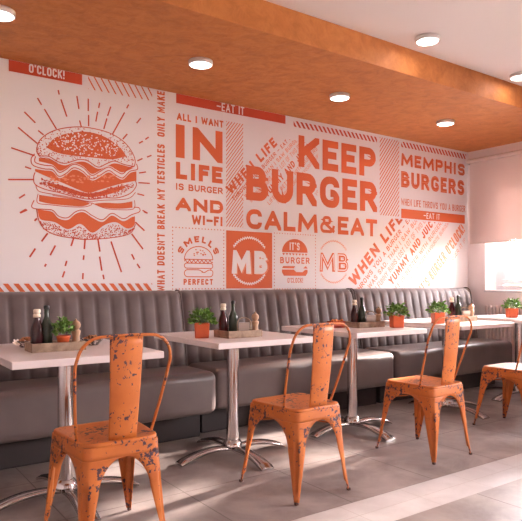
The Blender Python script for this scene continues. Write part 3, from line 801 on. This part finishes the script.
# ------------------------------------------------------------------ tabletop things
TZ = .7505
def make_tray(w_, d_, h_=.042):
    root = empty('wooden_tray'); t = .011
    MB().box(-w_/2, w_/2, -d_/2, d_/2, 0, .010).build('base', M['wood'], root, bevel=.0015)
    m = MB(); m.box(-w_/2, w_/2, -d_/2, -d_/2+t, .0101, h_); m.box(-w_/2, w_/2, d_/2-t, d_/2, .0101, h_)
    m.box(-w_/2, -w_/2+t, -d_/2+t, d_/2-t, .0101, h_-.001); m.box(w_/2-t, w_/2, -d_/2+t, d_/2-t, .0101, h_-.001)
    m.build('rim', M['wood'], root, bevel=.0015)
    return root
def make_sauce():
    root = empty('sauce_bottle')
    MB().lathe([(.001,0),(.027,0),(.029,.004),(.029,.085),(.026,.105),(.017,.130),(.0145,.142),(.0145,.150)], n=22).build('bottle_body', M['ketchup'], root)
    MB().lathe([(.0165,.1505),(.0175,.153),(.0175,.163),(.0145,.165),(.0145,.170),(.0165,.172),(.0165,.186),(.014,.189),(.001,.189)], n=22).build('cap', M['cream'], root)
    return root
def make_oil():
    root = empty('oil_bottle')
    MB().lathe([(.001,0),(.026,0),(.028,.004),(.028,.10),(.025,.118),(.013,.145),(.011,.155),(.011,.187)], n=22).build('bottle_body', M['green_glass'], root)
    MB().lathe([(.0125,.1875),(.0135,.19),(.0135,.200),(.011,.206),(.001,.207)], n=18).build('stopper', M['black'], root)
    return root
def make_mill():
    root = empty('pepper_mill')
    MB().lathe([(.001,0),(.025,0),(.026,.006),(.024,.014),(.018,.035),(.0165,.052),(.021,.070),(.022,.078),(.018,.084)], n=20).build('body', M['mill'], root)
    MB().lathe([(.012,.0845),(.013,.088),(.021,.098),(.0225,.110),(.019,.121),(.009,.128),(.005,.131),(.006,.136),(.001,.139)], n=20).build('head', M['mill'], root)
    return root
def make_napkin_holder():
    root = empty('napkin_holder')
    m = MB(); R = Matrix.Rotation(math.radians(14), 4, 'X')
    for i in range(5):
        y = -.012+i*.006; q = MB().box(-.032, .032, y, y+.004, .004+.001*i, .082-.003*i)
        m.add([R @ Vector(v) for v in q.v], q.f)
    m.build('napkins', M['napkin'], root)
    pts = [(-.040, -.0, .002), (-.040, .006, .07)] + [(-.040*math.cos(a), .006+.006*math.sin(a), .07+.034*math.sin(a)) for a in [PI*i/12 for i in range(1, 12)]] + [(.040, .006, .07), (.040, .0, .002)]
    MB().tube(pts, .0032, 8).build('wire_handle', M['wire'], root)
    return root
def make_foliage(rx, rz, z0, n, seed, leaf=.017):
    rnd = random.Random(seed); m = MB()
    for i in range(n):
        th = rnd.uniform(0, 2*PI); ph = math.acos(rnd.uniform(-.25, 1)); q = rnd.uniform(.35, 1)**.6
        q *= rnd.choice((1, 1, .9, 1.12)); c = Vector((rx*q*math.sin(ph)*math.cos(th), rx*q*math.sin(ph)*math.sin(th), z0+rz*q*math.cos(ph)))
        d = Vector((math.cos(th)*math.sin(ph), math.sin(th)*math.sin(ph), math.cos(ph)*.6+.25)) + Vector((rnd.gauss(0,.45), rnd.gauss(0,.45), rnd.gauss(0,.35)))
        d.normalize(); up = Vector((rnd.gauss(0,1), rnd.gauss(0,1), rnd.gauss(0,1)+1.2)); s = d.cross(up).normalized(); nn = s.cross(d).normalized()
        l = leaf*rnd.uniform(.75, 1.35); wd = l*.36
        m.add([c-d*l*.5, c-d*l*.12+s*wd+nn*l*.08, c+d*l*.25+s*wd*.8+nn*l*.06, c+d*l*.6-nn*l*.08, c+d*l*.25-s*wd*.8+nn*l*.06, c-d*l*.12-s*wd+nn*l*.08, c-d*l*.1, c+d*l*.25],
              [(0,1,6),(6,1,2,7),(7,2,3),(0,6,5),(6,7,4,5),(7,3,4)], True)
    for i in range(14):
        th = 2*PI*i/14; r_ = rx*rnd.uniform(.2,.75)
        m.tube([(math.cos(th)*.008, math.sin(th)*.008, z0-.018), (math.cos(th)*r_*.6, math.sin(th)*r_*.6, z0+rz*.3), (math.cos(th)*r_, math.sin(th)*r_, z0+rz*.7)], .0009, 4)
    return m
def make_square_plant():
    root = empty('potted_herb')
    def sq(h_, z, r_=.006): return [(x, y, z) for x, y in rounded([(-h_,-h_),(h_,-h_),(h_,h_),(-h_,h_)], True, r_, 3)]
    pot = MB().grid([sq(.038,0), sq(.0405,.003), sq(.044,.082), sq(.044,.086), sq(.039,.086), sq(.0375,.074)], False, True, True).build('pot', M['pot'], root)
    MB().grid([sq(.0352,.0745), sq(.034,.077), sq(.02,.079)], True, True, True).build('soil', M['soil'], pot)
    make_foliage(.082, .078, .103, 210, 3, .024).build('foliage', M['leaf'], root)
    return root
def make_small_plant():
    root = empty('small_potted_herb')
    pot = MB().lathe([(.020,0),(.022,.001),(.031,.050),(.033,.052),(.033,.060),(.029,.060),(.028,.052)], n=22).build('pot', M['pot'], root)
    MB().lathe([(.0275,.0525),(.015,.056),(.001,.057)], n=16).build('soil', M['soil'], pot)
    make_foliage(.050, .062, .084, 150, 11, .020).build('foliage', M['leaf'], root)
    return root
def make_dish():
    root = empty('snack_dish')
    MB().lathe([(.001,.0),(.026,.0),(.028,.003),(.030,.006),(.046,.022),(.049,.026),(.047,.027),(.040,.018),(.02,.011),(.001,.010)], n=28).build('bowl', M['dish'], root)
    rnd = random.Random(5); m = MB()
    for i in range(34):
        a = rnd.uniform(0, 2*PI); q = .034*math.sqrt(rnd.random()); r_ = rnd.uniform(.005, .008)
        z = .022+.014*(1-q/.036)+rnd.uniform(0, .004)
        m.lathe([(r_*math.sin(PI*t/4)+.0001, -r_*.8*math.cos(PI*t/4)) for t in range(5)], (q*math.cos(a), q*math.sin(a), z), 7)
    m.build('snacks', M['snack'], root)
    return root
def make_flower():
    root = empty('white_flower'); m = MB()
    for i in range(6):
        a = PI/3*i; c, s = math.cos(a), math.sin(a)
        m.add([(x*c-y*s, x*s+y*c, z) for x, y, z in ((0,0,0),(.010,.007,.006),(.020,.004,.012),(.022,0,.011),(.020,-.004,.012),(.010,-.007,.006))], [(0,1,2,3,4,5)])
    m.build('petals', M['petal'], root, solid=.0012)
    MB().lathe([(.001,-.006),(.004,-.004),(.0045,.003),(.001,.006)], n=10).build('flower_centre', M['cream'], root)
    return root

protos = {}; makers = {'tray': make_tray, 'sauce': make_sauce, 'oil': make_oil, 'mill': make_mill, 'napkin': make_napkin_holder, 'square': make_square_plant,
                       'small': make_small_plant, 'dish': make_dish, 'flower': make_flower}
def put(kind, x, y, z, rz, label, cat, group=None):
    if kind == 'tray':
        w_, d_ = group; o = make_tray(w_, d_); group = 'wooden condiment trays'
    elif kind in protos: o = copy_tree(protos[kind])
    else: o = protos[kind] = makers[kind]()
    o.location = (x, y, z); o.rotation_euler = (0, 0, math.radians(rz)); tag(o, label, cat, group); return o
IZ = TZ + .0106
# table 1
put('tray', .872, 2.945, TZ, 0, 'weathered wooden tray on the far left table', 'tray', (.255,.135))
put('sauce', .790, 2.965, IZ, 0, 'dark sauce bottle with a cream cap in the leftmost tray', 'bottle', 'sauce bottles')
put('oil', .838, 2.975, IZ, 0, 'dark green bottle with a black stopper in the leftmost tray', 'bottle', 'green bottles')
put('small', .903, 2.925, IZ, 0, 'green herb in a small round orange pot inside the leftmost tray', 'plant')
put('mill', .968, 2.935, IZ, 0, 'wooden pepper mill at the right end of the leftmost tray', 'pepper mill', 'wooden pepper mills')
put('dish', .795, 3.170, TZ, 0, 'dark dish of golden snacks left of the leftmost tray, beside a white flower', 'dish', 'dishes of golden snacks')
put('dish', 1.105, 3.085, TZ, 40, 'dark dish of golden snacks right of the leftmost tray, near the chair back', 'dish', 'dishes of golden snacks')
f = put('flower', .742, 3.165, TZ+.022, 20, 'small white flower lying beside the left snack dish', 'flower'); f.rotation_euler = (math.radians(50), 0, math.radians(10)); f.location = (.738, 3.148, TZ+.0225)
for o in list(COL.objects):
    if o.name.startswith('snack_dish') and not o.parent: o.scale = (1.2, 1.2, 1.3)
# table 2
put('tray', 1.985, 3.035, TZ, 0, 'wooden tray on the second table, right of the square orange pot', 'tray', (.24,.17))
put('square', 1.774, 3.105, TZ, -28, 'bushy herb in a square orange pot on the second table from left', 'plant', 'herbs in square orange pots')
put('sauce', 1.908, 3.080, IZ, 0, 'dark red sauce bottle with cream cap in the tray on the second table', 'bottle', 'sauce bottles')
put('oil', 1.975, 3.075, IZ, 0, 'dark green bottle with black top in the tray on the second table', 'bottle', 'green bottles')
put('napkin', 2.005, 3.000, IZ, -34, 'pale napkins under an arched wire handle in the second table tray', 'napkin holder', 'napkin holders in the trays')
put('mill', 2.076, 2.985, IZ, 0, 'wooden pepper mill in the tray on the second table', 'pepper mill', 'wooden pepper mills')
# table 3
put('tray', 3.175, 3.155, TZ, 0, 'wooden tray on the middle table, left of a potted herb', 'tray', (.26,.15))
put('square', 3.325, 2.985, TZ, -28, 'herb in a square orange pot on the middle table', 'plant', 'herbs in square orange pots')
put('sauce', 3.088, 3.175, IZ, 0, 'dark sauce bottle with cream cap in the middle table tray', 'bottle', 'sauce bottles')
put('oil', 3.158, 3.170, IZ, 0, 'dark green bottle with black top in the middle table tray', 'bottle', 'green bottles')
put('napkin', 3.203, 3.126, IZ, -34, 'pale napkins under a wire handle in the middle table tray', 'napkin holder', 'napkin holders in the trays')
put('mill', 3.268, 3.108, IZ, 0, 'wooden pepper mill in the middle table tray, beside the napkins', 'pepper mill', 'wooden pepper mills')
# small orange box of snacks at the left end of the middle table tray
root = empty('snack_box', (2.965, 3.235, TZ), math.radians(-8)); tag(root, 'small dark red box of orange snacks behind the second chair back', 'box')
bx = MB(); bx.box(-.055,.055,-.035,-.030,.0,.046); bx.box(-.055,.055,.030,.035,.0,.046); bx.box(-.055,-.050,-.030,.030,.0,.046); bx.box(.050,.055,-.030,.030,.0,.046); bx.box(-.050,.050,-.030,.030,.0,.006)
M['red_box'] = mat('dark_red_card', (.42,.05,.02), .5); bx.build('box_body', M['red_box'], root)
m = MB(); rnd = random.Random(9)
for i in range(48):
    r_ = rnd.uniform(.008,.012); m.lathe([(r_*math.sin(PI*t/4)+.0001, -r_*.8*math.cos(PI*t/4)) for t in range(5)], (rnd.uniform(-.040,.040), rnd.uniform(-.022,.022), rnd.uniform(.020,.054)), 7)
m.build('orange_snacks', mat('orange_snack', (.75,.22,.04), .5), root)
# table 4
put('tray', 4.310, 3.165, TZ, 0, 'wooden tray on the fourth table, partly behind the third chair back', 'tray', (.26,.15))
put('square', 3.915, 3.085, TZ, -30, 'herb in a square orange pot on the fourth table, left of the third chair back', 'plant', 'herbs in square orange pots')
put('sauce', 4.225, 3.185, IZ, 0, 'dark sauce bottle in the fourth table tray, just left of the green one', 'bottle', 'sauce bottles')
put('oil', 4.295, 3.175, IZ, 0, 'green bottle in the tray on the fourth table', 'bottle', 'green bottles')
put('napkin', 4.345, 3.140, IZ, -34, 'pale napkins under a wire handle in the fourth table tray', 'napkin holder', 'napkin holders in the trays')
put('mill', 4.403, 3.122, IZ, 0, 'wooden pepper mill at the right end of the fourth table tray', 'pepper mill', 'wooden pepper mills')
# table 5
put('square', 5.150, 3.215, TZ, -32, 'herb in a square orange pot on the far right table, before the window', 'plant', 'herbs in square orange pots')

# ------------------------------------------------------------------ radiator, blind, lamps
root = empty('radiator', (WX-.075, 3.30, 0)); tag(root, 'white ribbed column radiator on the wall under the window', 'radiator')
m = MB(); y = -.62
while y < .60:
    m.lathe([(.014,.17),(.019,.185),(.014,.20),(.014,.80),(.019,.815),(.014,.828)], (-.028, y, 0), 10); m.lathe([(.014,.17),(.019,.185),(.014,.20),(.014,.80),(.019,.815),(.014,.828)], (.028, y, 0), 10)
    m.box(-.028, .028, y-.009, y+.009, .185, .20); m.box(-.028, .028, y-.009, y+.009, .80, .815); y += .045
m.tube([(0,-.63,.19),(0,.60,.19)], .016, 10); m.tube([(0,-.63,.80),(0,.60,.80)], .016, 10)
m.build('column_body', M['radiator'], root)
MB().tube([(0,-.645,.19),(0,-.68,.19),(0,-.69,.16),(0,-.69,.001)], .009, 8).build('feed_pipe', M['radiator'], root)
for yy in (-.5, .5): MB().box(.030, .0745, yy-.012, yy+.012, .70, .72).build('wall_bracket', M['radiator'], root)

root = empty('roller_blind', (WX-.055, 3.3, 2.43)); tag(root, 'pinkish fabric roller blind lowered over the top of the window', 'blind')
MB().tube([(0,-.82,0),(0,.862,0)], .026, 16).build('roller_tube', M['blind_bar'], root)
MB().box(.022,.0235,-.80,.850,-.905,-.005).build('blind_fabric', M['blind'], root)
MB().box(.017,.029,-.80,.850,-.925,-.9055).build('bottom_bar', M['blind_bar'], root, bevel=.003)
for yy in (-.835, .864): MB().box(-.030,.0545,yy,yy+.012,-.035,.035).build('end_bracket', M['lamp'], root, bevel=.004)

def make_lamp():
    root = empty('ceiling_lamp')
    MB().lathe([(.072,-.001),(.080,-.002),(.080,-.028),(.076,-.031),(.072,-.031),(.071,-.024)], n=32).build('housing', M['lamp'], root)
    MB().lathe([(.001,-.0235),(.0705,-.0235),(.070,-.0285),(.001,-.0295)], n=32).build('diffuser', M['diffuser'], root)
    return root
lamp_spots = [(1.985, 3.49, SZ, 'round ceiling lamp on the orange soffit above the words'), (3.235, 3.49, SZ, 'middle round lamp on the orange soffit'),
              (4.55, 3.50, SZ, 'round lamp on the orange soffit nearest the window wall'), (.73, 3.47, SZ, 'round soffit lamp cut off at the top left corner'),
              (3.275, 2.665, CZ, 'round lamp on the white ceiling at the upper right'), (4.46, 2.71, CZ, 'small round lamp on the white ceiling at the right edge')]
l0 = make_lamp()
for i, (x, y, z, lb) in enumerate(lamp_spots):
    t = l0 if i == 0 else copy_tree(l0); t.location = (x, y, z); tag(t, lb, 'lamp', 'round ceiling lamps')
    d = bpy.data.lights.new('lamp_light', 'AREA'); d.shape = 'DISK'; d.size = .13; d.energy = .3; d.color = (1,.84,.76)
    lo = bpy.data.objects.new('lamp_light', d); COL.objects.link(lo); lo.location = (x, y, z-.034)

# ------------------------------------------------------------------ daylight
wd = bpy.data.worlds.new('World'); sc.world = wd; wd.use_nodes = True
bg = wd.node_tree.nodes['Background']; bg.inputs[0].default_value = (1,.93,.95,1); bg.inputs[1].default_value = 27.0
sun = bpy.data.lights.new('sun', 'SUN'); sun.energy = 20; sun.angle = math.radians(4); sun.color = (1,.86,.78)
so = bpy.data.objects.new('sun', sun); COL.objects.link(so)
d = Vector((-1, -.07, -.32)); so.rotation_euler = d.to_track_quat('-Z', 'Y').to_euler()
for a, b, z0, z1 in wins:
    pl = bpy.data.lights.new('window_portal', 'AREA'); pl.shape = 'RECTANGLE'; pl.size = b-a; pl.size_y = z1-z0
    pl.cycles.is_portal = True
    po = bpy.data.objects.new('window_portal', pl); COL.objects.link(po); po.location = (WX+.26, (a+b)/2, (z0+z1)/2)
    po.rotation_euler = Matrix(((0,0,1),(1,0,0),(0,1,0))).to_euler()

sc.view_settings.view_transform = 'Standard'; sc.view_settings.look = 'None'; sc.view_settings.gamma = 1
sc.view_settings.use_curve_mapping = False; sc.view_settings.exposure = 1.4
sc.cycles.use_denoising = True
sc.cycles.max_bounces = 8; sc.cycles.diffuse_bounces = 5; sc.cycles.sample_clamp_indirect = 8
